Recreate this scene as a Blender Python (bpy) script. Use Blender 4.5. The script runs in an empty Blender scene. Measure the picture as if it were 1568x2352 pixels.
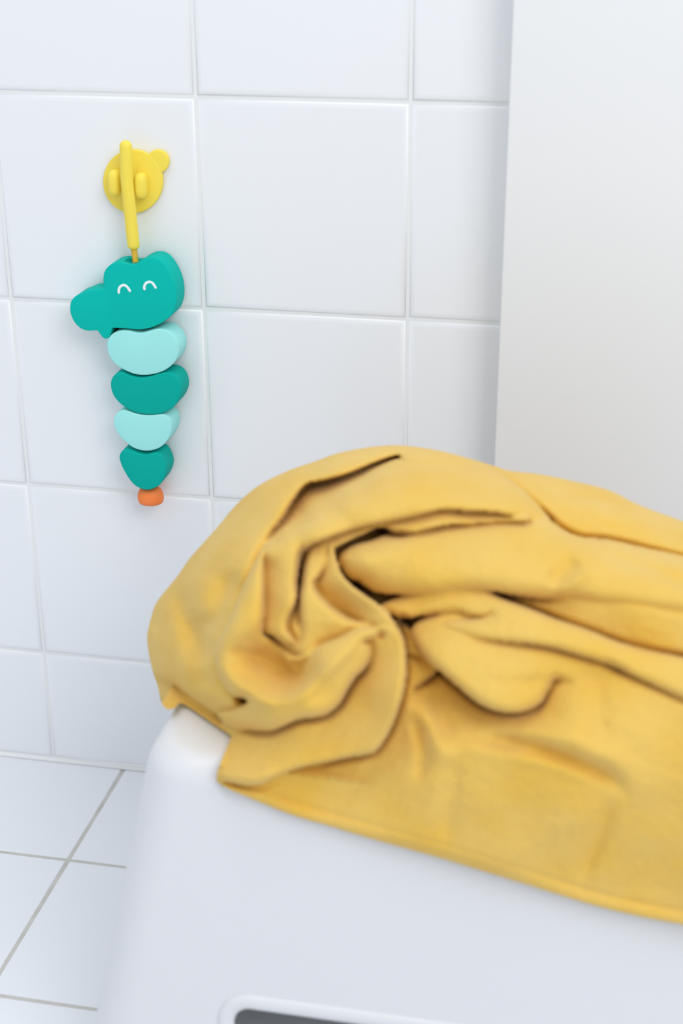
import bpy, bmesh, math, random
import numpy as np
from mathutils import Matrix, Vector

# ------------------------------------------------------------------ camera
S = bpy.context.scene
CAM = np.array([.4645, -1.0252, .7020]); YAW, PITCH, ROLL, FPX = -.1997, .4029, -.0028, 3377.9
FW = np.array([math.sin(YAW)*math.cos(PITCH), math.cos(YAW)*math.cos(PITCH), -math.sin(PITCH)])
R0 = np.array([math.cos(YAW), -math.sin(YAW), 0]); U0 = np.cross(R0, FW)
RT = math.cos(ROLL)*R0 + math.sin(ROLL)*U0; UP = -math.sin(ROLL)*R0 + math.cos(ROLL)*U0
cd = bpy.data.cameras.new('camera'); cam = bpy.data.objects.new('camera', cd); S.collection.objects.link(cam)
cam.matrix_world = Matrix(((RT[0], UP[0], -FW[0], CAM[0]), (RT[1], UP[1], -FW[1], CAM[1]), (RT[2], UP[2], -FW[2], CAM[2]), (0, 0, 0, 1)))
cd.sensor_fit = 'VERTICAL'; cd.sensor_height = 36; cd.sensor_width = 24; cd.lens = 36*FPX/2352
cd.clip_start = .01
cd.dof.use_dof = True; cd.dof.focus_distance = 1.11; cd.dof.aperture_fstop = 5.0
S.camera = cam

# ------------------------------------------------------------------ light
S.view_settings.view_transform = 'Standard'; S.view_settings.look = 'None'
S.view_settings.gamma = 1; S.view_settings.use_curve_mapping = False
S.view_settings.exposure = 0.20
W = bpy.data.worlds.new('world'); S.world = W; W.use_nodes = True
bg = W.node_tree.nodes['Background']; bg.inputs[0].default_value = (.86, .92, 1.0, 1); bg.inputs[1].default_value = .62


def area(name, loc, target, size, power, col):
    l = bpy.data.lights.new(name, 'AREA'); l.shape = 'RECTANGLE'; l.size, l.size_y = size; l.energy = power; l.color = col
    o = bpy.data.objects.new(name, l); S.collection.objects.link(o); o.location = loc
    o.rotation_euler = (Vector(target)-Vector(loc)).to_track_quat('-Z', 'Y').to_euler()
    return o


area('window_daylight', (1.70, -1.85, 2.05), (.3, -.1, .3), (1.3, 1.3), 25, (.975, .985, 1))
area('ceiling_lamp', (.1, -.9, 2.6), (.3, -.3, .2), (1.6, 1.2), 12, (.985, .99, 1))


# ------------------------------------------------------------------ helpers
def ray(px, py):
    px = np.asarray(px, float); py = np.asarray(py, float)
    return FW + ((px-784)/FPX)[..., None]*RT - ((py-1176)/FPX)[..., None]*UP


def at_y(px, py, y):
    d = ray(px, py)
    return CAM + d*((np.asarray(y)-CAM[1])/d[..., 1])[..., None]


def link(name, me, mat=None, parent=None):
    o = bpy.data.objects.new(name, me); S.collection.objects.link(o)
    if mat: me.materials.append(mat)
    if parent: o.parent = parent
    return o


def obj(name, bm, mat=None, parent=None, smooth=True):
    bmesh.ops.recalc_face_normals(bm, faces=bm.faces)
    me = bpy.data.meshes.new(name); bm.to_mesh(me); bm.free()
    for p in me.polygons: p.use_smooth = smooth
    return link(name, me, mat, parent)


def tag(o, label, cat, group=None):
    o['label'] = label; o['category'] = cat
    if group: o['group'] = group
    return o


def structure(o):
    o['kind'] = 'structure'; return o


def material(name, col, rough=.5, spec=.5, coat=0, sheen=0, bump=None, vary=None, sss=0):
    m = bpy.data.materials.new(name); m.use_nodes = True; nt = m.node_tree; b = nt.nodes['Principled BSDF']
    b.inputs['Base Color'].default_value = (*col, 1); b.inputs['Roughness'].default_value = rough
    b.inputs['Specular IOR Level'].default_value = spec
    b.inputs['Coat Weight'].default_value = coat
    if sheen:
        b.inputs['Sheen Weight'].default_value = sheen; b.inputs['Sheen Roughness'].default_value = .5
        b.inputs['Sheen Tint'].default_value = (1, .93, .7, 1)
    if sss:
        b.inputs['Subsurface Weight'].default_value = sss; b.inputs['Subsurface Radius'].default_value = (.016, .012, .009)
    tc = nt.nodes.new('ShaderNodeTexCoord')
    if bump:
        prev = None
        for sc, st, dist, det in bump:
            n = nt.nodes.new('ShaderNodeTexNoise'); n.inputs['Scale'].default_value = sc; n.inputs['Detail'].default_value = det
            nt.links.new(tc.outputs['Object'], n.inputs['Vector'])
            bp = nt.nodes.new('ShaderNodeBump'); bp.inputs['Strength'].default_value = st; bp.inputs['Distance'].default_value = dist
            nt.links.new(n.outputs['Fac'], bp.inputs['Height'])
            if prev: nt.links.new(prev.outputs[0], bp.inputs['Normal'])
            prev = bp
        nt.links.new(prev.outputs[0], b.inputs['Normal'])
    if vary:
        sc, c2, lo, hi = vary
        n = nt.nodes.new('ShaderNodeTexNoise'); n.inputs['Scale'].default_value = sc; n.inputs['Detail'].default_value = 4
        nt.links.new(tc.outputs['Object'], n.inputs['Vector'])
        r = nt.nodes.new('ShaderNodeMapRange'); r.inputs[1].default_value = lo; r.inputs[2].default_value = hi
        nt.links.new(n.outputs['Fac'], r.inputs[0])
        mx = nt.nodes.new('ShaderNodeMix'); mx.data_type = 'RGBA'
        mx.inputs[6].default_value = (*col, 1); mx.inputs[7].default_value = (*c2, 1)
        nt.links.new(r.outputs[0], mx.inputs[0]); nt.links.new(mx.outputs[2], b.inputs['Base Color'])
    return m


M_TILE = material('glazed_wall_tile', (.87, .88, .895), .28, .5, bump=[(9, .15, .004, 1)])
M_GROUT = material('white_grout', (.84, .85, .84), .8, .3, bump=[(900, .3, .0005, 2)])
M_FTILE = material('matt_floor_tile', (.80, .815, .85), .42, .45, vary=(14, (.80, .815, .84), .3, .7))
M_FGROUT = material('sand_grey_grout', (.60, .585, .54), .9, .2, bump=[(700, .4, .0006, 2)], vary=(60, (.52, .50, .46), .35, .7))
M_PLASTER = material('painted_panel', (.86, .86, .86), .55, .35, bump=[(30, .06, .002, 3)], vary=(5, (.875, .875, .87), .3, .7))
M_PLASTIC = material('white_moulded_plastic', (.765, .77, .785), .33, .5, sss=.4, bump=[(1500, .05, .0003, 1)])
M_YELLOW = material('yellow_silicone', (.95, .75, .085), .42, .45, sss=.1)
M_ROPE = material('yellow_rope', (.80, .50, .06), .8, .2, bump=[(1400, .8, .001, 2)])
M_TEAL = material('teal_foam', (.0, .50, .42), .8, .15, bump=[(1300, .12, .0003, 2)])
M_TEAL2 = material('teal_foam_deep', (.0, .415, .345), .8, .15, bump=[(1300, .12, .0003, 2)])
M_MINT = material('mint_foam', (.37, .83, .80), .8, .2, bump=[(1300, .12, .0003, 2)])
M_ORANGE = material('orange_rubber', (.95, .235, .05), .5, .4, sss=.1)
M_WHITE = material('white_print', (.88, .92, .92), .5, .4)
M_TOWEL = material('mustard_terry', (.82, .535, .125), .95, .08, sheen=.35,
                   bump=[(520, .55, .0016, 3), (1700, .5, .0008, 2)], vary=(24, (.80, .485, .075), .42, .72))


# ------------------------------------------------------------------ tiled surfaces
def tile_sheet(name, us, vs, frame, mt, mg, gap, bev, depth, clip, seed=1, wob=.0012):
    """us, vs: joint centre lines; frame(u,v,h) -> xyz with h the height off the bed"""
    rnd = random.Random(seed); bm = bmesh.new()
    fs = []
    for i in range(len(us)-1):
        for j in range(len(vs)-1):
            a, b = us[i]+gap/2, us[i+1]-gap/2; c, d = vs[j]+gap/2, vs[j+1]-gap/2
            a = max(a, clip[0]); b = min(b, clip[1]); c = max(c, clip[2]); d = min(d, clip[3])
            if b-a < .004 or d-c < .004: continue
            tu, tv = rnd.uniform(-wob, wob), rnd.uniform(-wob, wob)
            rings = []
            for ins, hh in ((0, -.0006), (bev*.04, depth*.35), (bev*.2, depth*.66), (bev*.5, depth*.88), (bev, depth)):
                rr = []
                for (x, y) in ((a+ins, c+ins), (b-ins, c+ins), (b-ins, d-ins), (a+ins, d-ins)):
                    k = 0 if hh < 0 else 1
                    rr.append(bm.verts.new(frame(x, y, hh+k*((x-(a+b)/2)*tu*2+(y-(c+d)/2)*tv*2))))
                rings.append(rr)
            for q in range(4):
                for k in range(4):
                    bm.faces.new((rings[q][k], rings[q][(k+1) % 4], rings[q+1][(k+1) % 4], rings[q+1][k]))
            bm.faces.new(rings[-1])
    n0 = len(bm.faces)
    g = [bm.verts.new(frame(x, y, .0004)) for x, y in ((clip[0], clip[2]), (clip[1], clip[2]), (clip[1], clip[3]), (clip[0], clip[3]))]
    g2 = [bm.verts.new(frame(x, y, -.05)) for x, y in ((clip[0], clip[2]), (clip[1], clip[2]), (clip[1], clip[3]), (clip[0], clip[3]))]
    gf = [bm.faces.new(g), bm.faces.new(g2[::-1])] + [bm.faces.new((g[k], g2[k], g2[(k+1) % 4], g[(k+1) % 4])) for k in range(4)]
    for f in gf: f.material_index = 1
    o = obj(name, bm, mt, None, smooth=False); o.data.materials.append(mg)
    for p in o.data.polygons:
        if p.material_index == 0: p.use_smooth = len(p.vertices) == 4 and p.area < .0012
    return structure(o)


P = .153
tile_sheet('wall_back', [P*i for i in range(-6, 7)], [.1062+P*k for k in range(-1, 10)],
           lambda u, v, h: (u, .0012-h, v), M_TILE, M_GROUT, .0026, .0042, .0017, (-.85, .90, .0036, 1.45), 3)
FP = .154
tile_sheet('floor', [.0648+FP*i for i in range(-6, 7)], [-.1331+FP*k for k in range(-11, 3)],
           lambda u, v, h: (u, v, h-.0011), M_FTILE, M_FGROUT, .0032, .0012, .0011, (-.85, .95, -1.7, -.0014), 5, wob=.0003)


# pale sealant bead where the wall meets the floor
bm = bmesh.new(); prof = [(0, .0030), (-.0010, .0031), (-.0025, .0025), (-.0037, .0013), (-.0042, .0002), (0, .0002)]
ra = [bm.verts.new((-.85, .0003+y, z)) for y, z in prof]; rb = [bm.verts.new((.372, .0003+y, z)) for y, z in prof]
for k in range(len(prof)): bm.faces.new((ra[k], ra[(k+1) % 6], rb[(k+1) % 6], rb[k]))
bm.faces.new(ra); bm.faces.new(rb[::-1])
structure(obj('trim_1', bm, M_GROUT, None))


# boxed-in wall section at the right, standing 3 cm proud of the tiles
def soft_box(bm, x0, x1, y0, y1, z0, z1, bev, seg=3):
    r = bmesh.ops.create_cube(bm, size=1)
    for v in r['verts']:
        v.co = Vector(((x0+x1)/2+v.co.x*(x1-x0), (y0+y1)/2+v.co.y*(y1-y0), (z0+z1)/2+v.co.z*(z1-z0)))
    es = list({e for v in r['verts'] for e in v.link_edges})
    bmesh.ops.bevel(bm, geom=es, offset=bev, segments=seg, affect='EDGES', profile=.5)


bm = bmesh.new()
XB = float(at_y(1147, 742, -.03)[0])
soft_box(bm, XB, .93, -.03, .03, .0005, 1.45, .0016)
structure(obj('wall_right', bm, M_PLASTER, None))


# ------------------------------------------------------------------ white step stool
def rrect(x0, x1, y0, y1, r, n=8):
    pts = []
    for cx, cy, a0 in ((x1-r, y1-r, 0), (x0+r, y1-r, 90), (x0+r, y0+r, 180), (x1-r, y0+r, 270)):
        for k in range(n+1):
            a = math.radians(a0+90*k/n); pts.append((cx+r*math.cos(a), cy+r*math.sin(a)))
    return pts


SX0, SX1, SY0, SY1, SH = .2115, .640, -.353, -.055, .250
FLX, FLY = .052, .030      # how far the walls splay out on the way down


def stool_shell(t, zlo, grow=0):
    bm = bmesh.new(); rings = []
    R = .014 - t*.5; top = SH - t
    prof = [(R*(1-math.sin(a)), top-R*(1-math.cos(a))) for a in [math.radians(90-90*k/8) for k in range(9)]]
    # prof: (inset, z) from the top face edge outwards
    prof = [(R*(1-math.cos(math.radians(90-11.25*k))), 0) for k in range(0)] or \
           [(R-R*math.sin(math.radians(90*k/8)), top-R+R*math.cos(math.radians(90*k/8))) for k in range(9)]
    zs = prof + [(0, z) for z in np.linspace(top-R-.012, zlo, 10)]
    for ins, z in zs:
        k = (SH-z)/SH
        x0 = SX0-FLX*k+t+ins; x1 = SX1+FLX*k-t-ins; y0 = SY0-FLY*k+t+ins; y1 = SY1+FLY*k-t-ins
        rings.append([bm.verts.new((x, y, z)) for x, y in rrect(x0, x1, y0, y1, max(.004, .030-t-ins*.8))])
    n = len(rings[0])
    for a, b in zip(rings, rings[1:]):
        for k in range(n): bm.faces.new((a[k], a[(k+1) % n], b[(k+1) % n], b[k]))
    bm.faces.new(rings[0]); bm.faces.new(rings[-1][::-1])
    bmesh.ops.recalc_face_normals(bm, faces=bm.faces)
    me = bpy.data.meshes.new('tmp'); bm.to_mesh(me); bm.free()
    o = bpy.data.objects.new('tmp', me); S.collection.objects.link(o)
    return o


CUT_X0, CUT_Z, CUT_R = .266, .0975, .011
CUT_X1 = SX0+SX1-CUT_X0


def cut_path(e=0):
    pts = [(CUT_X0-e, -.01)]
    r = CUT_R+e
    for k in range(9):
        a = math.radians(180-90*k/8); pts.append((CUT_X0-e+r+r*math.cos(a), CUT_Z+e-r+r*math.sin(a)))
    for k in range(9):
        a = math.radians(90-90*k/8); pts.append((CUT_X1+e-r+r*math.cos(a), CUT_Z+e-r+r*math.sin(a)))
    pts.append((CUT_X1+e, -.01))
    return pts


def prism(pts, y0, y1):
    bm = bmesh.new(); a = [bm.verts.new((x, y0, z)) for x, z in pts]; b = [bm.verts.new((x, y1, z)) for x, z in pts]
    n = len(pts)
    for k in range(n): bm.faces.new((a[k], a[(k+1) % n], b[(k+1) % n], b[k]))
    bm.faces.new(a); bm.faces.new(b[::-1]); bmesh.ops.recalc_face_normals(bm, faces=bm.faces)
    me = bpy.data.meshes.new('tmp'); bm.to_mesh(me); bm.free()
    o = bpy.data.objects.new('tmp', me); S.collection.objects.link(o); return o


stool = bpy.data.objects.new('step_stool', None); S.collection.objects.link(stool)
stool.location = ((SX0+SX1)/2, (SY0+SY1)/2, 0)
tag(stool, 'white moulded plastic step stool with rounded edges under the yellow towel', 'stool')
outer = stool_shell(0, .0006); inner = stool_shell(.0045, -.02); cutter = prism(cut_path(), -.6, .3)
for c in (inner, cutter):
    m = outer.modifiers.new('b', 'BOOLEAN'); m.operation = 'DIFFERENCE'; m.object = c; m.solver = 'EXACT'
bpy.context.view_layer.update()
me = bpy.data.meshes.new_from_object(outer.evaluated_get(bpy.context.evaluated_depsgraph_get()))
for c in (outer, inner, cutter): bpy.data.objects.remove(c, do_unlink=True)
for p in me.polygons: p.use_smooth = True
me.set_sharp_from_angle(angle=math.radians(35))
me.materials.clear()
me.transform(Matrix.Translation(-stool.location))
link('body', me, M_PLASTIC, stool)


def tube(bm, pts, rads, n=16, caps=True, ell=(1, 1), up=(0, 0, 1)):
    pts = [Vector(p) for p in pts]; rings = []
    for i, p in enumerate(pts):
        t = (pts[min(i+1, len(pts)-1)]-pts[max(i-1, 0)]).normalized()
        a = t.cross(Vector(up))
        if a.length < 1e-4: a = t.cross(Vector((1, 0, 0)))
        a.normalize(); b = t.cross(a).normalized(); r = rads[i] if hasattr(rads, '__len__') else rads
        rings.append([bm.verts.new(p+(a*math.cos(2*math.pi*k/n)*ell[0]+b*math.sin(2*math.pi*k/n)*ell[1])*r) for k in range(n)])
    for r0, r1 in zip(rings, rings[1:]):
        for k in range(n): bm.faces.new((r0[k], r0[(k+1) % n], r1[(k+1) % n], r1[k]))
    if caps: bm.faces.new(rings[0][::-1]); bm.faces.new(rings[-1])


for side in (0, 1):   # raised lip round each foot opening, front and back
    bm = bmesh.new(); pts = []
    for x, z in cut_path(.004)[1:-1]:
        pts.append((x, z))
    pts = [(pts[0][0], .004)] + pts + [(pts[-1][0], .004)]
    full = []
    for x, z in pts:
        k = (SH-z)/SH
        y = (SY0-FLY*k+.0008) if side == 0 else (SY1+FLY*k-.0008)
        full.append(Vector((x, y, z))-stool.location)
    tube(bm, full, .0052, 14, ell=(1, .62), up=(0, 1, 0))
    obj('rim', bm, M_PLASTIC, stool)
# ------------------------------------------------------------------ bath toy and hook
def spline(pts, n=6, closed=False):
    pts = [np.array(p, float) for p in pts]; out = []; N = len(pts)
    rng = range(N if closed else N-1)
    for i in rng:
        if closed: p0, p1, p2, p3 = pts[i-1], pts[i], pts[(i+1) % N], pts[(i+2) % N]
        else: p0, p1, p2, p3 = pts[max(i-1, 0)], pts[i], pts[i+1], pts[min(i+2, N-1)]
        for k in range(n):
            t = k/n
            out.append(.5*((2*p1)+(-p0+p2)*t+(2*p0-5*p1+4*p2-p3)*t*t+(-p0+3*p1-3*p2+p3)*t**3))
    if not closed: out.append(pts[-1])
    return np.array(out)


def crop(pts, ox, oy, k=4.9): return [(ox+x/k, oy+y/k) for x, y in pts]


def block(name, outline, yf, yb, mat, parent, rnd=.0009, org=(0, 0, 0)):
    """slab of foam: outline (photo trace) laid on the plane y=yf, cut straight back to y=yb"""
    o = spline(outline, 3, True); P3 = at_y(o[:, 0], o[:, 1], yf); xz = P3[:, [0, 2]]
    t = np.roll(xz, -1, 0)-np.roll(xz, 1, 0); t /= np.linalg.norm(t, axis=1)[:, None]
    nrm = np.stack([t[:, 1], -t[:, 0]], 1)
    ar = np.sum(xz[:, 0]*np.roll(xz[:, 1], -1)-np.roll(xz[:, 0], -1)*xz[:, 1])
    if ar < 0: nrm = -nrm
    bm = bmesh.new(); rings = []
    for ins, y in ((rnd, yf), (rnd*.45, yf+rnd*.12), (rnd*.1, yf+rnd*.5), (0, yf+rnd), (0, yb-rnd), (rnd*.3, yb-rnd*.3), (rnd, yb)):
        q = xz-nrm*ins
        rings.append([bm.verts.new((x-org[0], y-org[1], z-org[2])) for x, z in q])
    n = len(rings[0])
    for a, b in zip(rings, rings[1:]):
        for k in range(n): bm.faces.new((a[k], a[(k+1) % n], b[(k+1) % n], b[k]))
    for r in (rings[0], rings[-1][::-1]):
        f = bm.faces.new(r)
    bmesh.ops.recalc_face_normals(bm, faces=bm.faces)
    big = [f for f in bm.faces if len(f.verts) > 4]
    bmesh.ops.triangulate(bm, faces=big)
    ob = obj(name, bm, mat, parent); ob.data.set_sharp_from_angle(angle=math.radians(50))
    return ob


YF, YB = -.0250, -.0035
HEAD = crop([(50, 1990), (62, 1925), (95, 1880), (140, 1850), (200, 1828), (250, 1805), (310, 1792), (370, 1787), (425, 1778), (437, 1755), (425, 1700),
             (426, 1650), (434, 1600), (455, 1560), (490, 1522), (530, 1498), (580, 1486), (630, 1483), (690, 1495), (750, 1508), (800, 1500), (850, 1465), (900, 1440),
             (950, 1427), (1010, 1432), (1070, 1462), (1120, 1512), (1160, 1570), (1200, 1650), (1225, 1720), (1242, 1800), (1248, 1880), (1240, 1960),
             (1215, 2040), (1170, 2100), (1110, 2150), (1040, 2190), (960, 2220), (870, 2238), (800, 2240), (720, 2232), (640, 2225), (560, 2222), (528, 2224),
             (515, 2250), (505, 2290), (490, 2330), (460, 2345), (425, 2335), (395, 2300), (370, 2265), (345, 2250), (270, 2255), (210, 2245), (160, 2220),
             (110, 2170), (75, 2110), (55, 2050)], 150, 300)
SEG1 = crop([(468, 300), (475, 260), (500, 210), (540, 175), (590, 155), (650, 145), (720, 150), (780, 165), (840, 172), (900, 162), (960, 145), (1030, 130),
             (1090, 132), (1150, 150), (1210, 200), (1250, 260), (1272, 330), (1270, 400), (1245, 470), (1200, 530), (1130, 585), (1050, 620), (960, 640), (870, 645),
             (780, 635), (700, 605), (630, 570), (560, 520), (505, 450), (475, 380)], 150, 730)
SEG2 = crop([(510, 760), (515, 705), (545, 650), (590, 622), (640, 618), (720, 652), (800, 672), (880, 674), (960, 660), (1050, 632), (1130, 618), (1200, 632),
             (1250, 672), (1285, 730), (1300, 800), (1295, 870), (1265, 940), (1220, 1000), (1150, 1050), (1060, 1080), (960, 1088), (860, 1082), (770, 1060),
             (690, 1020), (610, 960), (550, 890), (520, 820)], 150, 730)
SEG3 = crop([(543, 1170), (553, 1115), (590, 1066), (650, 1044), (720, 1058), (790, 1080), (860, 1094), (950, 1098), (1040, 1090), (1100, 1090), (1150, 1115),
             (1185, 1160), (1196, 1220), (1190, 1290), (1160, 1360), (1110, 1425), (1050, 1468), (980, 1492), (900, 1498), (820, 1485), (750, 1455), (680, 1400),
             (610, 1330), (560, 1250)], 150, 730)
SEG4 = crop([(608, 1580), (614, 1535), (640, 1500), (690, 1485), (750, 1500), (820, 1528), (880, 1540), (940, 1536), (1000, 1522), (1050, 1532), (1085, 1570),
             (1112, 1630), (1130, 1700), (1120, 1770), (1090, 1840), (1050, 1890), (990, 1925), (920, 1937), (850, 1925), (780, 1885), (720, 1820), (670, 1740),
             (630, 1660)], 150, 730)
toy = bpy.data.objects.new('bath_toy', None); S.collection.objects.link(toy)
T0 = at_y(330, 1150, -.014); toy.location = T0
tag(toy, 'teal and mint foam crocodile bath toy hanging from the yellow hook on the tiles', 'toy')
head = block('head', HEAD, YF, YB, M_TEAL, toy, org=T0)
head['label'] = 'teal crocodile head with two white smiling eyes'
for nm, o_, m_, lb in (('body_segment', SEG1, M_MINT, 'mint segment right under the head'), ('body_segment', SEG2, M_TEAL2, 'dark teal segment between two mint ones'),
                       ('body_segment', SEG3, M_MINT, 'smaller mint segment'), ('body_segment', SEG4, M_TEAL2, 'dark teal tail segment')):
    s = block(nm, o_, YF, YB, m_, toy, org=T0); s['label'] = lb
for e in ([(603, 1822), (600, 1800), (612, 1765), (640, 1743), (672, 1743), (702, 1768), (725, 1803)],
          [(890, 1783), (888, 1758), (902, 1725), (928, 1706), (962, 1706), (990, 1728), (1014, 1766)]):
    q = spline(crop(e, 150, 300), 5); bm = bmesh.new()
    p3 = at_y(q[:, 0], q[:, 1], YF-.0001)-T0
    d0 = (p3[0]-p3[1]); d0 /= np.linalg.norm(d0); d1 = (p3[-1]-p3[-2]); d1 /= np.linalg.norm(d1)
    r = .00100
    ext = [p3[0]+d0*r*math.sin(a) for a in (1.5, 1.1, .7, .35)]; rr = [r*math.cos(a)+1e-5 for a in (1.5, 1.1, .7, .35)]
    ext2 = [p3[-1]+d1*r*math.sin(a) for a in (.35, .7, 1.1, 1.5)]; rr2 = [r*math.cos(a)+1e-5 for a in (.35, .7, 1.1, 1.5)]
    tube(bm, ext+list(p3)+ext2, rr+[r]*len(p3)+rr2, 12, ell=(1, .3), up=(0, 1, 0))
    obj('eye', bm, M_WHITE, head)
# cord from the strap into the hole on top of the head
a = at_y(308, 572, -.0150)-T0; b = at_y(311.5, 603, -.0172)-T0
bm = bmesh.new(); pts = [a+(b-a)*k/14 for k in range(15)]
tube(bm, pts, .00205, 12, up=(0, 1, 0)); rope = obj('cord', bm, M_ROPE, toy)
for k in range(3):
    bm = bmesh.new(); tube(bm, [a+(b-a)*i/24+np.array([math.cos(k*2.09+i*.55), math.sin(k*2.09+i*.55), 0])*.0014 for i in range(25)], .00095, 8, up=(0, 1, 0))
    obj('strand', bm, M_ROPE, rope)
# cord hole on the head: dark recess cut into the top
hole = at_y(304, 600, -.0160)-T0
bm = bmesh.new(); bmesh.ops.create_uvsphere(bm, u_segments=32, v_segments=16, radius=1)
for v in bm.verts: v.co = Vector((v.co.x*.0052, v.co.y*.0050, v.co.z*.0045)) + Vector(hole)
me_h = bpy.data.meshes.new('tmp'); bm.to_mesh(me_h); bm.free(); oh = bpy.data.objects.new('tmp', me_h); S.collection.objects.link(oh); oh.parent = toy
m = head.modifiers.new('b', 'BOOLEAN'); m.operation = 'DIFFERENCE'; m.object = oh; m.solver = 'EXACT'
bpy.context.view_layer.update()
nm = bpy.data.meshes.new_from_object(head.evaluated_get(bpy.context.evaluated_depsgraph_get())); head.modifiers.clear(); head.data = nm
bpy.data.objects.remove(oh, do_unlink=True)
# orange end bead: squat rounded button with the cord's end above it
bc = at_y(346, 1141, -.0140)-T0
bm = bmesh.new(); prof = [(.0005, .0085), (.0030, .0086), (.0060, .0080), (.0085, .0062), (.0098, .0035), (.0103, 0), (.0102, -.0022), (.0094, -.0042), (.0075, -.0052), (.004, -.0056), (.0005, -.0057)]
n = 40; rings = [[bm.verts.new((bc[0]+r_*math.cos(2*math.pi*k/n), bc[1]+r_*math.sin(2*math.pi*k/n)*.92, bc[2]+z_)) for k in range(n)] for r_, z_ in prof]
for r0, r1 in zip(rings, rings[1:]):
    for k in range(n): bm.faces.new((r0[k], r0[(k+1) % n], r1[(k+1) % n], r1[k]))
bm.faces.new(rings[0]); bm.faces.new(rings[-1][::-1])
bead = obj('end_bead', bm, M_ORANGE, toy); bead['label'] = 'small orange end bead'
# silicone strap
sp = spline([(289, 337, -.0170), (290, 370, -.0172), (291, 410, -.0172), (295, 450, -.0170), (299, 490, -.0165), (303, 530, -.0160), (306.5, 562, -.0155)], 6)
c = [at_y(x, y, yy)-T0 for x, y, yy in sp]; r = .0046
dt = (c[0]-c[1])/np.linalg.norm(c[0]-c[1]); db = (c[-1]-c[-2])/np.linalg.norm(c[-1]-c[-2])
A = (1.53, 1.3, 1.05, .8, .5, .25)
pts = [c[0]+dt*r*math.sin(x) for x in A]+c+[c[-1]+db*r*.75*math.sin(x) for x in A[::-1]]
rad = [r*math.cos(x) for x in A]+[r]*len(c)+[r*max(.05, math.cos(x))**.6 for x in A[::-1]]
bm = bmesh.new(); tube(bm, pts, rad, 24, ell=(1, .85), up=(0, 1, 0))
strap = obj('strap', bm, M_YELLOW, toy); strap['label'] = 'yellow silicone hanging strap'

# hook
hook = bpy.data.objects.new('suction_hook', None); S.collection.objects.link(hook)
H0 = at_y(305, 417, 0); hook.location = H0
tag(hook, 'bright yellow round suction hook with one ear and two pegs stuck on the tiles', 'hook')
circ = []
for k in range(44):
    a = math.radians(360*k/44); circ.append((757+336*math.cos(a), 573+360*math.sin(a)))
disc = block('disc', [(150+x/4.9, 300+y/4.9) for x, y in circ], -.0045, -.0008, M_YELLOW, hook, rnd=.0009, org=H0)
ear = block('ear', [(150+(1035+128*math.cos(a))/4.9, 300+(350+135*math.sin(a))/4.9) for a in np.linspace(0, 2*math.pi, 24, endpoint=False)], -.0044, -.0008, M_YELLOW, hook, rnd=.0009, org=H0)
for cx, cy in ((545, 600), (840, 632)):
    x, y = 150+cx/4.9, 300+cy/4.9
    c0 = at_y(x+3, y-3, -.0095)-H0
    bm = bmesh.new(); bmesh.ops.create_uvsphere(bm, u_segments=28, v_segments=20, radius=1)
    for v in bm.verts:
        q = v.co; sx = math.copysign(abs(q.x)**.75, q.x); sz = math.copysign(abs(q.z)**.6, q.z); sy = math.copysign(abs(q.y)**.7, q.y)
        v.co = Vector((sx*.0047+sz*.0003, sy*.0060, sz*.0094+(sz < 0)*0)) + Vector(c0)
    obj('peg', bm, M_YELLOW, hook)

# ------------------------------------------------------------------ towel
STEP = 3.0


def tps(ctrl, lam=2e-3):
    c = np.array(ctrl, float); x = c[:, :2]/400.; n = len(c)
    d = np.linalg.norm(x[:, None]-x[None], axis=2); K = np.where(d > 0, d*d*np.log(d+1e-12), 0) + np.eye(n)*lam
    Pm = np.hstack([np.ones((n, 1)), x]); A_ = np.block([[K, Pm], [Pm.T, np.zeros((3, 3))]])
    w = np.linalg.solve(A_, np.concatenate([c[:, 2], np.zeros(3)]))

    def f(px, py):
        q = np.stack([px, py], -1).reshape(-1, 2)/400.; out = np.zeros(len(q))
        for s in range(0, len(q), 20000):
            qq = q[s:s+20000]; dd = np.linalg.norm(qq[:, None]-x[None], axis=2)
            out[s:s+20000] = np.where(dd > 0, dd*dd*np.log(dd+1e-12), 0)@w[:n]+w[n]+qq@w[n+1:]
        return out.reshape(np.shape(px))
    return f


TOP = [(345, 1425), (358, 1386), (385, 1350), (408, 1322), (435, 1283), (465, 1249), (504, 1205), (534, 1168), (569, 1134), (607, 1107), (664, 1080), (722, 1060),
       (779, 1040), (856, 1026), (920, 1023), (987, 1031), (1042, 1043), (1134, 1070), (1170, 1081), (1239, 1089), (1308, 1103), (1399, 1126), (1468, 1160),
       (1568, 1197), (1700, 1245), (1820, 1305), (1890, 1400)]
RIGHT = [(1890, 1400), (1915, 1560), (1925, 1800), (1925, 2000), (1920, 2185)]
HEM = [(1920, 2185), (1750, 2160), (1568, 2124), (1468, 2105), (1354, 2077), (1193, 2027), (1056, 1985), (1000, 1968), (840, 1923), (754, 1897), (667, 1871), (580, 1836), (520, 1810), (498, 1795)]
FLAP = [(498, 1795), (497, 1780), (507, 1750), (521, 1718), (531, 1690)]
LOW = [(531, 1690), (511, 1677), (473, 1651), (440, 1628), (420, 1616), (411, 1614)]
HANG = [(411, 1614), (400, 1627), (385, 1629), (371, 1614), (362, 1576), (350, 1540), (341, 1497), (338, 1460), (345, 1425)]
ROLLS = [(TOP, 105, .034), (HANG[3:], 70, .022), (RIGHT, 30, .014), (HEM, 11, .0030), (FLAP, 12, .0040), (LOW, 26, .0085), (HANG[:4], 12, .004)]
OUT = np.concatenate([spline(s, 8)[:-1] for s in (TOP, RIGHT, HEM, FLAP, LOW, HANG)])

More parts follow.
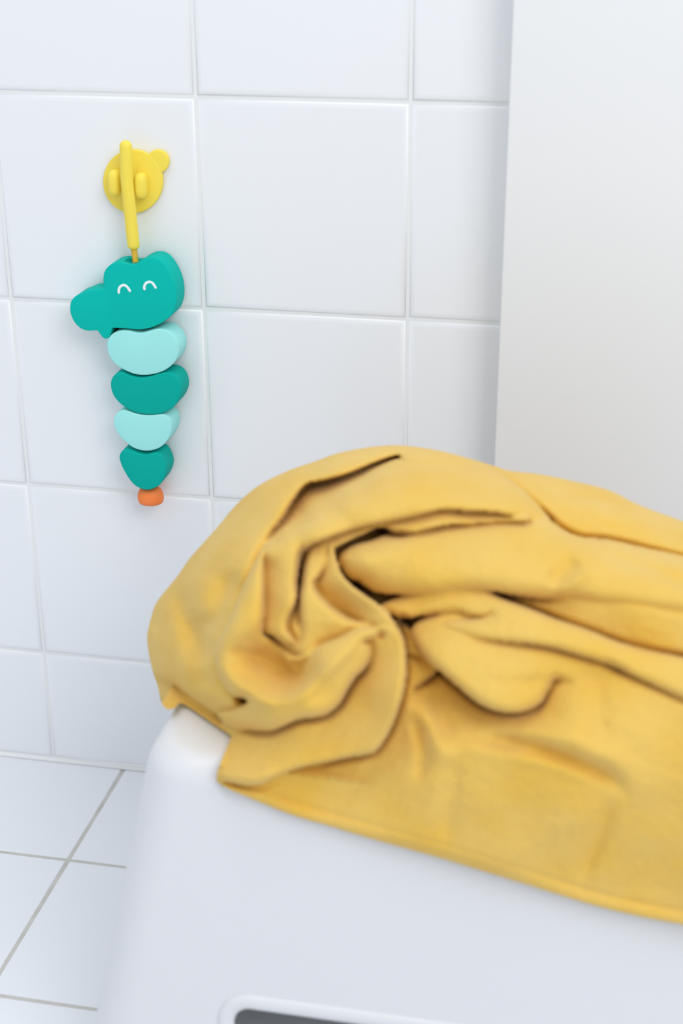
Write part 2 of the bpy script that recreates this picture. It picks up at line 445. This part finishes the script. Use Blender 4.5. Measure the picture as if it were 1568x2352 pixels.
CTRL = [  # photo x, y -> room depth of the mean cloth surface
    (498, 1790, -.360), (600, 1835, -.3625), (754, 1890, -.365), (1000, 1960, -.3675), (1300, 2050, -.371), (1568, 2115, -.374), (1920, 2180, -.376),
    (620, 1800, -.3625), (900, 1850, -.3655), (1250, 1930, -.3690), (1568, 2000, -.3715), (1900, 2050, -.373),
    (900, 1760, -.3645), (1250, 1820, -.3685), (1568, 1880, -.371), (1900, 1920, -.372),
    (531, 1690, -.332), (640, 1740, -.358), (473, 1651, -.314), (420, 1612, -.302), (385, 1620, -.285), (345, 1480, -.262), (365, 1560, -.275),
    (1000, 1650, -.356), (1250, 1700, -.363), (1568, 1760, -.366), (1900, 1800, -.366), (760, 1690, -.356),
    (600, 1600, -.345), (800, 1550, -.345), (1000, 1500, -.336), (1250, 1580, -.352), (1568, 1620, -.352), (1900, 1650, -.348),
    (460, 1480, -.310), (600, 1400, -.322), (800, 1380, -.318), (1050, 1360, -.312), (1300, 1400, -.318), (1568, 1450, -.322), (1880, 1500, -.305),
    (430, 1350, -.272), (560, 1250, -.280), (750, 1200, -.282), (1000, 1180, -.277), (1250, 1230, -.277), (1568, 1300, -.283), (1850, 1400, -.26),
    (385, 1350, -.250), (520, 1180, -.240), (640, 1090, -.232), (850, 1030, -.226), (1050, 1045, -.226), (1239, 1090, -.230), (1399, 1126, -.232), (1568, 1197, -.234), (1880, 1390, -.235)]

# folded layers, lowest first: (outline, [x, y, height over the mean cloth surface], edge roll width in px, edge roll depth, crack depth beside it)
OUTER = [(300, 1400), (420, 1150), (700, 980), (1000, 960), (1250, 1020), (1568, 1120), (1980, 1300), (1980, 1500), (1568, 1400), (1300, 1300), (1180, 1170), (1070, 1120),
         (970, 1100), (932, 1075), (915, 1049), (862, 1064), (800, 1089), (745, 1104), (702, 1115), (672, 1152), (648, 1192), (620, 1226), (604, 1262), (598, 1330), (560, 1420), (540, 1500), (556, 1600), (580, 1672),
         (530, 1662), (485, 1631), (435, 1597), (396, 1570), (362, 1556), (320, 1540)]
LAYERS = [
    ([(300, 1500), (700, 1400), (1010, 1430), (1980, 1480), (1980, 2300), (1000, 2100), (300, 1900)],          # cloth lying on and over the stool
     [(400, 1600, -.010), (500, 1700, -.004), (500, 1800, 0), (800, 1900, 0), (940, 1612, -.006), (915, 1680, -.013), (1000, 1560, -.022), (960, 1600, -.012), (1050, 1612, -.016), (1110, 1650, -.012), (1090, 1690, .001), (1000, 1720, .002), (1190, 1662, -.008), (1200, 1700, .003), (1260, 1640, -.003),
      (1300, 1640, .003), (1568, 1650, .003), (1900, 1700, .003), (1300, 2000, 0), (1900, 2150, 0), (700, 1550, -.030), (600, 1500, -.03), (1100, 1500, -.02)], 5, .002, 0),
    ([(1060, 1340), (1980, 1400), (1980, 1700), (1568, 1560), (1353, 1480), (1120, 1395)],                    # strip in the shade under the big roll
     [(1100, 1370, -.018), (1200, 1385, -.006), (1330, 1410, .001), (1450, 1435, .004), (1568, 1455, .006), (1568, 1505, -.001), (1400, 1460, -.003), (1250, 1410, -.006), (1900, 1520, .006), (1850, 1590, 0)], 10, .004, 0),
    (OUTER, [(345, 1460, 0), (420, 1300, .002), (540, 1180, .004), (700, 1070, .004), (900, 1035, .004), (960, 1050, .010), (1040, 1060, .010), (1100, 1070, .003), (1180, 1110, -.001), (1250, 1160, -.006), (1300, 1190, -.007), (1400, 1150, 0),
             (1450, 1230, -.007), (1568, 1260, -.006), (1568, 1215, .003), (1900, 1340, 0), (600, 1200, .010), (640, 1150, .012), (760, 1080, .010), (520, 1350, .001), (480, 1430, -.008), (440, 1400, .001),
             (400, 1420, .003), (500, 1560, .005), (420, 1540, .004), (560, 1330, .009), (530, 1400, .007), (500, 1470, .006), (560, 1600, .004), (470, 1560, .002), (480, 1300, .006), (440, 1490, -.005), (520, 1640, .002), (610, 1400, -.01)], 30, .009, .004),
    ([(630, 1250), (720, 1240), (730, 1480), (640, 1500)],                                                    # cloth deep inside the slot
     [(700, 1270, -.030), (690, 1320, -.026), (680, 1380, -.012), (670, 1430, .001), (690, 1450, .002), (660, 1470, -.002)], 4, .001, 0),
    ([(1000, 1360), (1106, 1350), (1150, 1372), (1216, 1400), (1285, 1428), (1353, 1451), (1422, 1478), (1491, 1497), (1568, 1512), (1700, 1545), (1980, 1620), (1980, 1850),   # sheet and its pointed bulge
      (1600, 1800), (1400, 1700), (1330, 1600), (1280, 1560), (1258, 1588), (1244, 1613), (1216, 1630), (1184, 1637), (1148, 1634), (1111, 1622), (1079, 1600), (1047, 1572), (1015, 1545), (987, 1522),
      (960, 1487), (945, 1455), (950, 1432), (975, 1415), (1000, 1400)],
     [(955, 1450, .002), (1000, 1480, .014), (1060, 1530, .017), (1080, 1570, .018), (1150, 1600, .016), (1215, 1600, .009), (1262, 1570, .002), (1100, 1480, .013), (1200, 1510, .010), (1200, 1560, .010), (1300, 1540, .003), (1350, 1600, -.006),
      (1400, 1560, -.002), (1568, 1640, -.006), (1300, 1460, .004), (1150, 1400, .004), (1900, 1750, -.006), (1900, 1700, .000), (1568, 1560, .004)], 24, .010, .012),
    ([(1010, 1340), (1106, 1352), (1147, 1371), (1216, 1398), (1285, 1426), (1353, 1449), (1422, 1476), (1491, 1495), (1568, 1510), (1700, 1543), (1980, 1620), (1980, 1790), (1800, 1712), (1700, 1664), (1568, 1604),
      (1468, 1558), (1422, 1537), (1377, 1518), (1345, 1509), (1308, 1498), (1262, 1486), (1216, 1479), (1170, 1475), (1125, 1470), (1079, 1463), (1042, 1452), (1020, 1440), (1020, 1428), (1060, 1424),
      (1100, 1420), (1125, 1412), (1106, 1417), (1074, 1413), (1051, 1405), (1006, 1408), (969, 1415), (932, 1422), (900, 1414), (870, 1395), (900, 1375)],                          # long fold under the big roll
     [(905, 1400, .000), (1000, 1390, .008), (1100, 1385, .013), (1100, 1440, .017), (1200, 1440, .017), (1300, 1465, .015), (1400, 1500, .012), (1500, 1535, .010), (1568, 1560, .008), (1800, 1660, .005), (1950, 1720, .003)], 26, .008, .007),
    ([(905, 1425), (940, 1440), (962, 1480), (990, 1520), (1004, 1540), (985, 1558), (957, 1578), (941, 1597), (915, 1625), (880, 1600)],                                       # little tucked fold
     [(930, 1460, -.012), (960, 1500, -.012), (930, 1550, -.006), (975, 1545, -.012), (910, 1600, -.008)], 14, .005, .008),
    ([(775, 1290), (783, 1268), (812, 1250), (850, 1240), (900, 1220), (950, 1200), (1030, 1190), (1150, 1180), (1225, 1170), (1262, 1195), (1290, 1217), (1330, 1235), (1400, 1242), (1480, 1260), (1568, 1280), (1700, 1320),
      (1980, 1420), (1980, 1530), (1700, 1440), (1568, 1412), (1514, 1403), (1468, 1394), (1377, 1385), (1308, 1375), (1239, 1375), (1170, 1366), (1106, 1357), (1056, 1356), (987, 1366), (905, 1366), (862, 1362), (832, 1345), (795, 1325)],
     [(790, 1290, .008), (840, 1290, .016), (860, 1250, .012), (950, 1290, .018), (1100, 1280, .021), (1250, 1290, .020), (1400, 1310, .018), (1568, 1345, .016), (1568, 1300, .013), (1900, 1450, .010), (1200, 1210, .014), (1000, 1230, .008), (1400, 1262, .013), (1290, 1335, .017), (1340, 1290, .021), (850, 1330, .008)], 50, .018, .010),
    ([(760, 1262), (790, 1249), (840, 1226), (875, 1212), (905, 1224), (950, 1223), (990, 1214), (1030, 1206), (1090, 1203), (1150, 1199), (1215, 1196), (1180, 1165), (1030, 1140), (850, 1180), (730, 1235)],
     [(780, 1240, .008), (900, 1210, .0105), (1030, 1192, .0125), (1150, 1188, .013), (1200, 1190, .017)], 9, .0035, .006),                                                                              # thin lip between the rolls
    ([(710, 1340), (718, 1330), (738, 1300), (744, 1270), (750, 1246), (762, 1240), (770, 1268), (776, 1295), (793, 1328), (829, 1360), (867, 1387), (894, 1411), (911, 1440), (920, 1470), (860, 1470), (800, 1440), (730, 1390)],
     [(755, 1260, .008), (762, 1300, .010), (780, 1335, .015), (820, 1370, .019), (870, 1405, .020), (900, 1440, .018), (745, 1340, .003), (775, 1375, .002), (815, 1405, .005), (855, 1432, .014)], 16, .006, .003),
    ([(712, 1252), (699, 1272), (692, 1300), (689, 1340), (688, 1387), (690, 1421), (692, 1452), (686, 1470), (670, 1470), (650, 1466), (640, 1480), (684, 1503), (703, 1503), (740, 1500), (820, 1470), (878, 1450),
      (866, 1432), (817, 1426), (779, 1408), (741, 1377), (720, 1343), (731, 1325), (746, 1299), (751, 1268), (757, 1246), (732, 1238)],                                                                                     # strip right of the dark slot
     [(725, 1262, .006), (712, 1330, .012), (720, 1390, .014), (712, 1440, .010), (700, 1490, .004), (760, 1430, .014), (820, 1440, .014), (760, 1480, .004), (660, 1485, .002), (740, 1250, .005)], 18, .008, .006),
    ([(850, 1440), (880, 1432), (905, 1436), (922, 1458), (931, 1500), (930, 1560), (916, 1620), (892, 1680), (864, 1722), (840, 1732), (797, 1739), (754, 1749), (697, 1762), (658, 1775), (624, 1791), (593, 1804),
      (563, 1804), (528, 1797), (470, 1784), (440, 1740), (500, 1660), (600, 1640), (700, 1610), (770, 1560), (830, 1490)],                                                                                                  # right-hand fold and the turned flap
     [(870, 1450, .016), (905, 1470, .016), (910, 1540, .018), (890, 1620, .017), (860, 1580, .006), (845, 1620, .003), (850, 1690, .010), (800, 1640, .000), (800, 1700, .006), (700, 1700, .004), (700, 1750, .009), (790, 1728, .009), (600, 1785, .011), (540, 1790, .010),
      (600, 1710, .003), (520, 1740, .004), (850, 1530, .002), (860, 1500, .006)], 17, .006, .010),
    ([(590, 1258), (600, 1248), (616, 1230), (644, 1196), (669, 1155), (700, 1118), (745, 1107), (800, 1092), (862, 1067), (912, 1052), (960, 1062), (1060, 1064), (1130, 1078), (1200, 1130), (1255, 1185), (1262, 1200), (1240, 1200), (1215, 1196), (1180, 1187), (1130, 1177), (1080, 1175),
      (1030, 1170), (1000, 1174), (930, 1191), (850, 1206), (790, 1223), (730, 1245), (708, 1257), (696, 1280), (688, 1320), (683, 1364), (677, 1390), (665, 1413), (658, 1440), (672, 1468), (676, 1480), (650, 1474),
      (626, 1462), (600, 1450), (585, 1400), (580, 1320)],                                                                                                                                                                    # broad upper band, turning down on the left
     [(610, 1262, .014), (625, 1222, -.008), (650, 1185, -.024), (675, 1150, -.028), (705, 1122, -.028), (760, 1110, -.024), (830, 1085, -.014), (900, 1062, .000), (655, 1226, .012), (725, 1186, .012), (690, 1178, -.014), (740, 1143, -.013), (800, 1140, .011), (870, 1102, .013), (700, 1215, .018), (800, 1170, .021), (950, 1120, .022), (1100, 1120, .021), (1190, 1160, .018), (1230, 1188, .008), (1000, 1150, .022), (960, 1088, .018), (1050, 1078, .014), (800, 1200, .018), (690, 1255, .016), (620, 1300, .006), (650, 1310, .013),
      (622, 1380, .004), (655, 1380, .014), (620, 1440, .004), (650, 1450, .010), (675, 1330, .012), (900, 1188, .021), (1030, 1168, .0245), (1150, 1178, .024)], 26, .0075, .006),
    ([(602, 1262), (580, 1305), (555, 1360), (527, 1425), (497, 1488), (497, 1520), (505, 1552), (522, 1582), (545, 1600), (560, 1605), (568, 1610), (560, 1618), (530, 1632), (500, 1640), (530, 1670), (580, 1677), (618, 1679),
      (645, 1670), (684, 1652), (722, 1647), (752, 1639), (779, 1616), (795, 1589), (814, 1559), (837, 1536), (850, 1505), (848, 1480), (838, 1474), (868, 1460), (862, 1442), (820, 1446), (772, 1468), (733, 1483), (703, 1503),
      (684, 1502), (664, 1491), (645, 1476), (626, 1464), (602, 1453), (603, 1421), (605, 1383), (604, 1325), (606, 1285)],                                                                                                 # limb running down into the loop
     [(600, 1280, .020), (585, 1340, .022), (565, 1400, .021), (540, 1460, .019), (510, 1500, .019), (520, 1550, .019), (560, 1580, .018), (610, 1610, .019), (560, 1480, .010), (590, 1500, -.003), (565, 1530, .004), (640, 1520, -.010),
      (680, 1528, -.010), (640, 1565, -.005), (690, 1560, .002), (600, 1560, .004), (740, 1520, .018), (790, 1480, .022), (840, 1455, .022), (700, 1600, .020), (650, 1640, .019), (740, 1600, .018), (790, 1540, .019), (590, 1660, .014), (530, 1655, .010),
      (600, 1440, .014), (830, 1500, .017)], 30, .009, .004),
]
# ('r', line, height, half width in px): soft ridge (+) or valley (-) pressed into the cloth
FOLDS = [
    ('r', [(470, 1780), (500, 1791), (528, 1800), (563, 1807), (593, 1807), (624, 1794), (658, 1778), (697, 1765)], -.006, 6),
    ('r', [(480, 1762), (530, 1776), (580, 1782), (640, 1765)], .003, 12),
    ('r', [(498, 1470), (503, 1520), (530, 1562), (570, 1592), (622, 1614), (680, 1603), (745, 1545), (800, 1495), (850, 1450)], .007, 17),
    ('r', [(560, 1500), (620, 1525), (675, 1550), (680, 1520)], -.010, 32),
    ('r', [(860, 1218), (876, 1217), (905, 1227), (950, 1225)], -.014, 9),
    ('r', [(540, 1678), (580, 1682), (618, 1683), (645, 1674), (684, 1656), (722, 1651), (752, 1643), (781, 1619), (797, 1591), (816, 1561), (839, 1538), (852, 1505)], -.010, 7),
    ('r', [(620, 1228), (648, 1197), (673, 1157), (703, 1121), (747, 1109), (802, 1094), (864, 1068), (915, 1052)], -.010, 6),
    ('r', [(710, 1252), (698, 1266), (692, 1292), (689, 1330), (684, 1372)], -.020, 9),
    ('r', [(600, 1456), (626, 1467), (645, 1479), (664, 1494), (684, 1505), (704, 1506)], -.008, 7),
    ('r', [(370, 1390), (385, 1450), (420, 1520), (470, 1575)], .006, 30),
    ('r', [(470, 1300), (460, 1370), (480, 1440)], .006, 30),
    ('r', [(540, 1300), (515, 1380), (500, 1440)], -.005, 22),
    ('r', [(440, 1570), (500, 1600), (560, 1640)], .004, 18),
    ('r', [(806, 1340), (818, 1342), (834, 1345)], -.022, 9),
    ('r', [(905, 1418), (925, 1426), (945, 1424)], -.020, 10),
    ('r', [(860, 1464), (875, 1459), (890, 1462)], -.007, 9),
    ('r', [(1380, 1512), (1422, 1536), (1450, 1548)], -.006, 7),
    ('r', [(918, 1506), (935, 1509), (955, 1513), (985, 1530)], -.007, 7),
    ('r', [(540, 1594), (556, 1605), (574, 1612)], -.012, 11),
    ('r', [(408, 1325), (422, 1400), (455, 1470), (490, 1530)], -.012, 24),
    ('r', [(520, 1493), (565, 1501), (612, 1505)], -.004, 11),
    ('r', [(1060, 1682), (1125, 1699), (1193, 1709), (1262, 1727), (1331, 1753), (1390, 1779), (1425, 1810), (1450, 1855)], -.009, 19),
    ('r', [(1060, 1650), (1125, 1665), (1193, 1675), (1262, 1688), (1331, 1712), (1400, 1742), (1450, 1780), (1480, 1830)], .007, 34),
    ('r', [(1125, 1735), (1262, 1752), (1350, 1785), (1385, 1805)], .002, 18),
    ('r', [(990, 1570), (1012, 1640), (1045, 1700)], -.004, 20),
    ('r', [(950, 1600), (985, 1660), (1010, 1720), (1040, 1760)], .005, 22),
    ('r', [(1050, 1720), (1040, 1790), (1034, 1850), (1022, 1925), (1015, 1960)], -.0030, 24),
    ('r', [(1404, 1810), (1381, 1912), (1344, 1994), (1346, 2045)], -.0045, 20),
    ('r', [(1370, 1530), (1378, 1650), (1388, 1790)], -.0020, 22),
    ('r', [(946, 1637), (969, 1706), (971, 1752), (951, 1802)], -.0055, 15),
    ('r', [(1250, 1350), (1290, 1312), (1335, 1280)], -.004, 20),
    ('r', [(1270, 1372), (1320, 1335), (1380, 1300)], .003, 16),
    ('r', [(1330, 1255), (1450, 1290), (1568, 1335), (1700, 1385)], -.004, 16),
    ('r', [(1300, 1150), (1420, 1190), (1568, 1245)], .003, 26),
    ('r', [(1150, 1110), (1300, 1130), (1480, 1185)], -.002, 14),
    ('r', [(1100, 1560), (1200, 1573), (1270, 1562)], -.002, 16),
    ('r', [(520, 1660), (600, 1655), (680, 1630)], .002, 14),
]


def towel():
    gx = np.arange(330, 1935, STEP); gy = np.arange(1014, 2196, STEP)
    X, Y = np.meshgrid(gx, gy); sh = X.shape
    q = np.stack([X, Y], -1).reshape(-1, 2)
    # inside test
    ins = np.zeros(len(q), bool); a = OUT; b = np.roll(OUT, -1, 0)
    for (x0, y0), (x1, y1) in zip(a, b):
        if y0 == y1: continue
        c = ((y0 > q[:, 1]) != (y1 > q[:, 1])) & (q[:, 0] < (x1-x0)*(q[:, 1]-y0)/(y1-y0)+x0); ins ^= c

    def near(p, line, want=False):
        """distance, signed distance, position along the line"""
        l = np.array(line); A0, B0 = l[:-1], l[1:]; ab = B0-A0; L2 = (ab**2).sum(1); L = np.sqrt(L2); cum = np.concatenate([[0], np.cumsum(L)])
        best = np.full(len(p), 1e9); sg = np.zeros(len(p)); pos = np.zeros(len(p)); foot = np.zeros((len(p), 2))
        for k in range(len(A0)):
            t = np.clip(((p-A0[k])@ab[k])/L2[k], 0, 1); f = A0[k]+t[:, None]*ab[k]; d = np.linalg.norm(p-f, axis=1)
            m = d < best; best[m] = d[m]; foot[m] = f[m]
            n = np.array([ab[k][1], -ab[k][0]])/L[k]; s = (p-A0[k])@n; sg[m] = np.sign(s[m]); pos[m] = (cum[k]+t*L[k])[m]
        return best, sg, pos/cum[-1], cum[-1], foot
    dist, _, _, _, foot = near(q, np.vstack([OUT, OUT[:1]]))
    I = ins.reshape(sh)
    grow = I.copy(); grow[1:] |= I[:-1]; grow[:-1] |= I[1:]; grow[:, 1:] |= I[:, :-1]; grow[:, :-1] |= I[:, 1:]
    g2 = grow.copy(); g2[:, 1:] |= grow[:, :-1]; g2[:, :-1] |= grow[:, 1:]
    ring = (g2 & ~I).ravel()
    q[ring] = foot[ring]; dist[ring] = 0
    use = g2.ravel(); idx = np.where(use)[0]; p = q[idx]; n = len(p); dist = dist[idx]
    base = tps(CTRL)(p[:, 0], p[:, 1])
    D = ray(p[:, 0], p[:, 1]); T = (base-CAM[1])/D[:, 1]
    disp = np.zeros(n)
    cur = np.full(n, -.034)
    for poly, hc, Rp, Rm, crack in LAYERS:
        P2 = spline(poly, 4, True); lo = P2.min(0)-60; hi = P2.max(0)+60
        m = np.where(((p > lo) & (p < hi)).all(1))[0]; pp = p[m]
        d = near(pp, np.vstack([P2, P2[:1]]))[0]; inn = np.zeros(len(m), bool)
        for (x0, y0), (x1, y1) in zip(P2, np.roll(P2, -1, 0)):
            if y0 == y1: continue
            inn ^= ((y0 > pp[:, 1]) != (y1 > pp[:, 1])) & (pp[:, 0] < (x1-x0)*(pp[:, 1]-y0)/(y1-y0)+x0)
        H = tps(hc, 5e-4)(pp[:, 0], pp[:, 1])
        H = np.clip(H, min(h[2] for h in hc)-.004, max(h[2] for h in hc)+.004)
        if crack:
            wgt = np.clip((H-Rm-cur[m])/.006+.6, 0, 1)*(~inn)
            cur[m] -= crack*wgt*np.exp(-(d/9)**2)
        x = np.clip(d/Rp, 0, 1); Hi = H-Rm*(1-np.sqrt(np.clip(1-(1-x)**2, 0, 1)))
        k = .0009; c = cur[m]; mx = .5*(c+Hi+np.sqrt((c-Hi)**2+k*k))-.5*k
        cur[m] = np.where(inn, mx, c)
    disp += cur
    for f in FOLDS:
        line = spline(f[1], 4); lo = line.min(0)-120; hi = line.max(0)+120
        m = ((p > lo) & (p < hi)).all(1)
        d, s, u, L, _ = near(p[m], line)
        e = min(.5, max(34/L, .3 if f[3] > 12 else .14)); tp = np.clip(np.minimum(u, 1-u)/e, 0, 1); tp = tp*tp*(3-2*tp)
        disp[m] += f[2]*np.exp(-(d/f[3])**2)*tp
    # hem band along the lower edge
    dh = near(p, spline(HEM, 4))[0]
    disp += .0012*np.exp(-((dh-14)/9)**2) - .0010*np.exp(-((dh-31)/5)**2)
    # soft irregularity of the cloth
    rs = np.random.RandomState(4)
    for k in range(46):
        lam = rs.uniform(45, 190); an = rs.uniform(0, 6.28); ph = rs.uniform(0, 6.28)
        env = .5+.5*np.sin((p[:, 0]*math.cos(an*3.1)+p[:, 1]*math.sin(an*3.1))/lam*.9+ph*2)
        disp += .00013*(lam/110)*env*np.sin((p[:, 0]*math.cos(an)+p[:, 1]*math.sin(an))*6.28/lam+ph)
    for k in range(60):
        lam = rs.uniform(16, 44); an = rs.uniform(0, 6.28); ph = rs.uniform(0, 6.28, 3); a2 = rs.uniform(0, 6.28)
        env = np.clip(np.sin((p[:, 0]*math.cos(a2)+p[:, 1]*math.sin(a2))/70+ph[0])*np.sin((p[:, 0]*math.sin(a2)-p[:, 1]*math.cos(a2))/90+ph[1]), 0, 1)
        disp += .00004*(lam/30)*env*np.sin((p[:, 0]*math.cos(an)+p[:, 1]*math.sin(an))*6.28/lam+ph[2])
    # keep the hanging sheet tight against the stool near its hem
    k = np.clip(dh/28, 0, 1); disp *= .15+.85*k
    back = np.zeros(n)
    for line, Rp, Rm in ROLLS:
        d = near(p, spline(line, 4))[0]; x = np.clip(d/Rp, 0, 1)
        back = np.maximum(back, Rm*(1-np.sqrt(np.clip(1-(1-x)**2, 0, 1))))
    # a light smoothing so that no crease edge is one grid cell sharp
    G_ = np.full(sh, np.nan).ravel(); G_[idx] = disp; G_ = G_.reshape(sh)
    for _ in range(1):
        acc = np.zeros(sh); w = np.zeros(sh)
        for dy in (-1, 0, 1):
            for dx in (-1, 0, 1):
                r_ = np.roll(np.roll(G_, dy, 0), dx, 1); ww = (2-abs(dx))*(2-abs(dy)); ok = ~np.isnan(r_)
                acc[ok] += r_[ok]*ww; w[ok] += ww
        G2 = np.where(w > 0, acc/np.maximum(w, 1), 0); G_ = np.where(np.isnan(G_), np.nan, G2)
    disp = G_.ravel()[idx]
    nd = np.linalg.norm(D, axis=1)
    tf = T-(disp-back)/nd
    front = CAM+D*tf[:, None]
    # front cloth never sinks into the stool: push forward of its faces
    def t_stool(off):
        tz = (SH+off-CAM[2])/D[:, 2]; Pz = CAM+D*tz[:, None]
        okz = (Pz[:, 1] > SY0-.006) & (Pz[:, 1] < SY1) & (Pz[:, 0] > SX0-.004) & (Pz[:, 0] < SX1)
        s = FLY/SH; den = D[:, 1]-s*D[:, 2]; ty = (SY0-off-FLY+s*CAM[2]-CAM[1])/den   # plane Y = SY0-FLY+s*Z-off
        Py = CAM+D*ty[:, None]; oky = (Py[:, 2] <= SH+.002) & (Py[:, 0] > SX0-FLX)
        return np.where(oky, ty, 1e9), np.where(okz, tz, 1e9)
    ty, tz = t_stool(.0035); lim = np.minimum(ty, tz)
    tf = np.minimum(tf, lim)
    front = CAM+D*tf[:, None]
    dsil = np.minimum(near(p, spline(TOP, 4))[0], near(p, spline(HANG[2:], 4))[0])
    extra = .004+.115*(1-np.exp(-dsil/95))
    tb = tf+extra/nd*np.clip(dist/8, 0, 1)+.0022/nd
    ty, tz = t_stool(.0006); tb = np.minimum(tb, np.minimum(ty, tz))
    tb = np.minimum(tb, (-.014-CAM[1])/D[:, 1]); tb = np.maximum(tb, tf+.0016/nd)
    backv = CAM+D*tb[:, None]
    lut = -np.ones(sh[0]*sh[1], int); lut[idx] = np.arange(n); lut = lut.reshape(sh)
    q4 = np.stack([lut[:-1, :-1], lut[:-1, 1:], lut[1:, 1:], lut[1:, :-1]], -1).reshape(-1, 4)
    rg = ring[idx]
    ok = (q4 >= 0).all(1); q4 = q4[ok]; q4 = q4[~rg[q4].all(1)]
    faces = q4.tolist(); edges = {}
    for f in faces:
        for i in range(4):
            e = (f[i], f[(i+1) % 4]); edges[e] = edges.get(e, 0)+1
    allf = [f[::-1] for f in faces]+[[i+n for i in f] for f in faces]
    for (i, j) in edges:
        if (j, i) not in edges: allf.append([i, j, j+n, i+n])
    me = bpy.data.meshes.new('towel'); V = np.vstack([front, backv])
    used = np.unique(np.concatenate([np.array(f) for f in allf])); remap = -np.ones(2*n, int); remap[used] = np.arange(len(used))
    org = np.array([.42, -.25, SH])
    me.from_pydata((V[used]-org).tolist(), [], [[int(remap[i]) for i in f] for f in allf]); me.validate(); me.update()
    bm = bmesh.new(); bm.from_mesh(me); bmesh.ops.remove_doubles(bm, verts=bm.verts, dist=1e-5)
    bmesh.ops.dissolve_degenerate(bm, dist=1e-5, edges=bm.edges)
    bmesh.ops.recalc_face_normals(bm, faces=bm.faces); bm.to_mesh(me); bm.free()
    for pl in me.polygons: pl.use_smooth = True
    o = link('towel', me, M_TOWEL); o.location = org
    return o


tag(towel(), 'mustard yellow terry towel heaped in twisted folds over the white stool', 'towel')
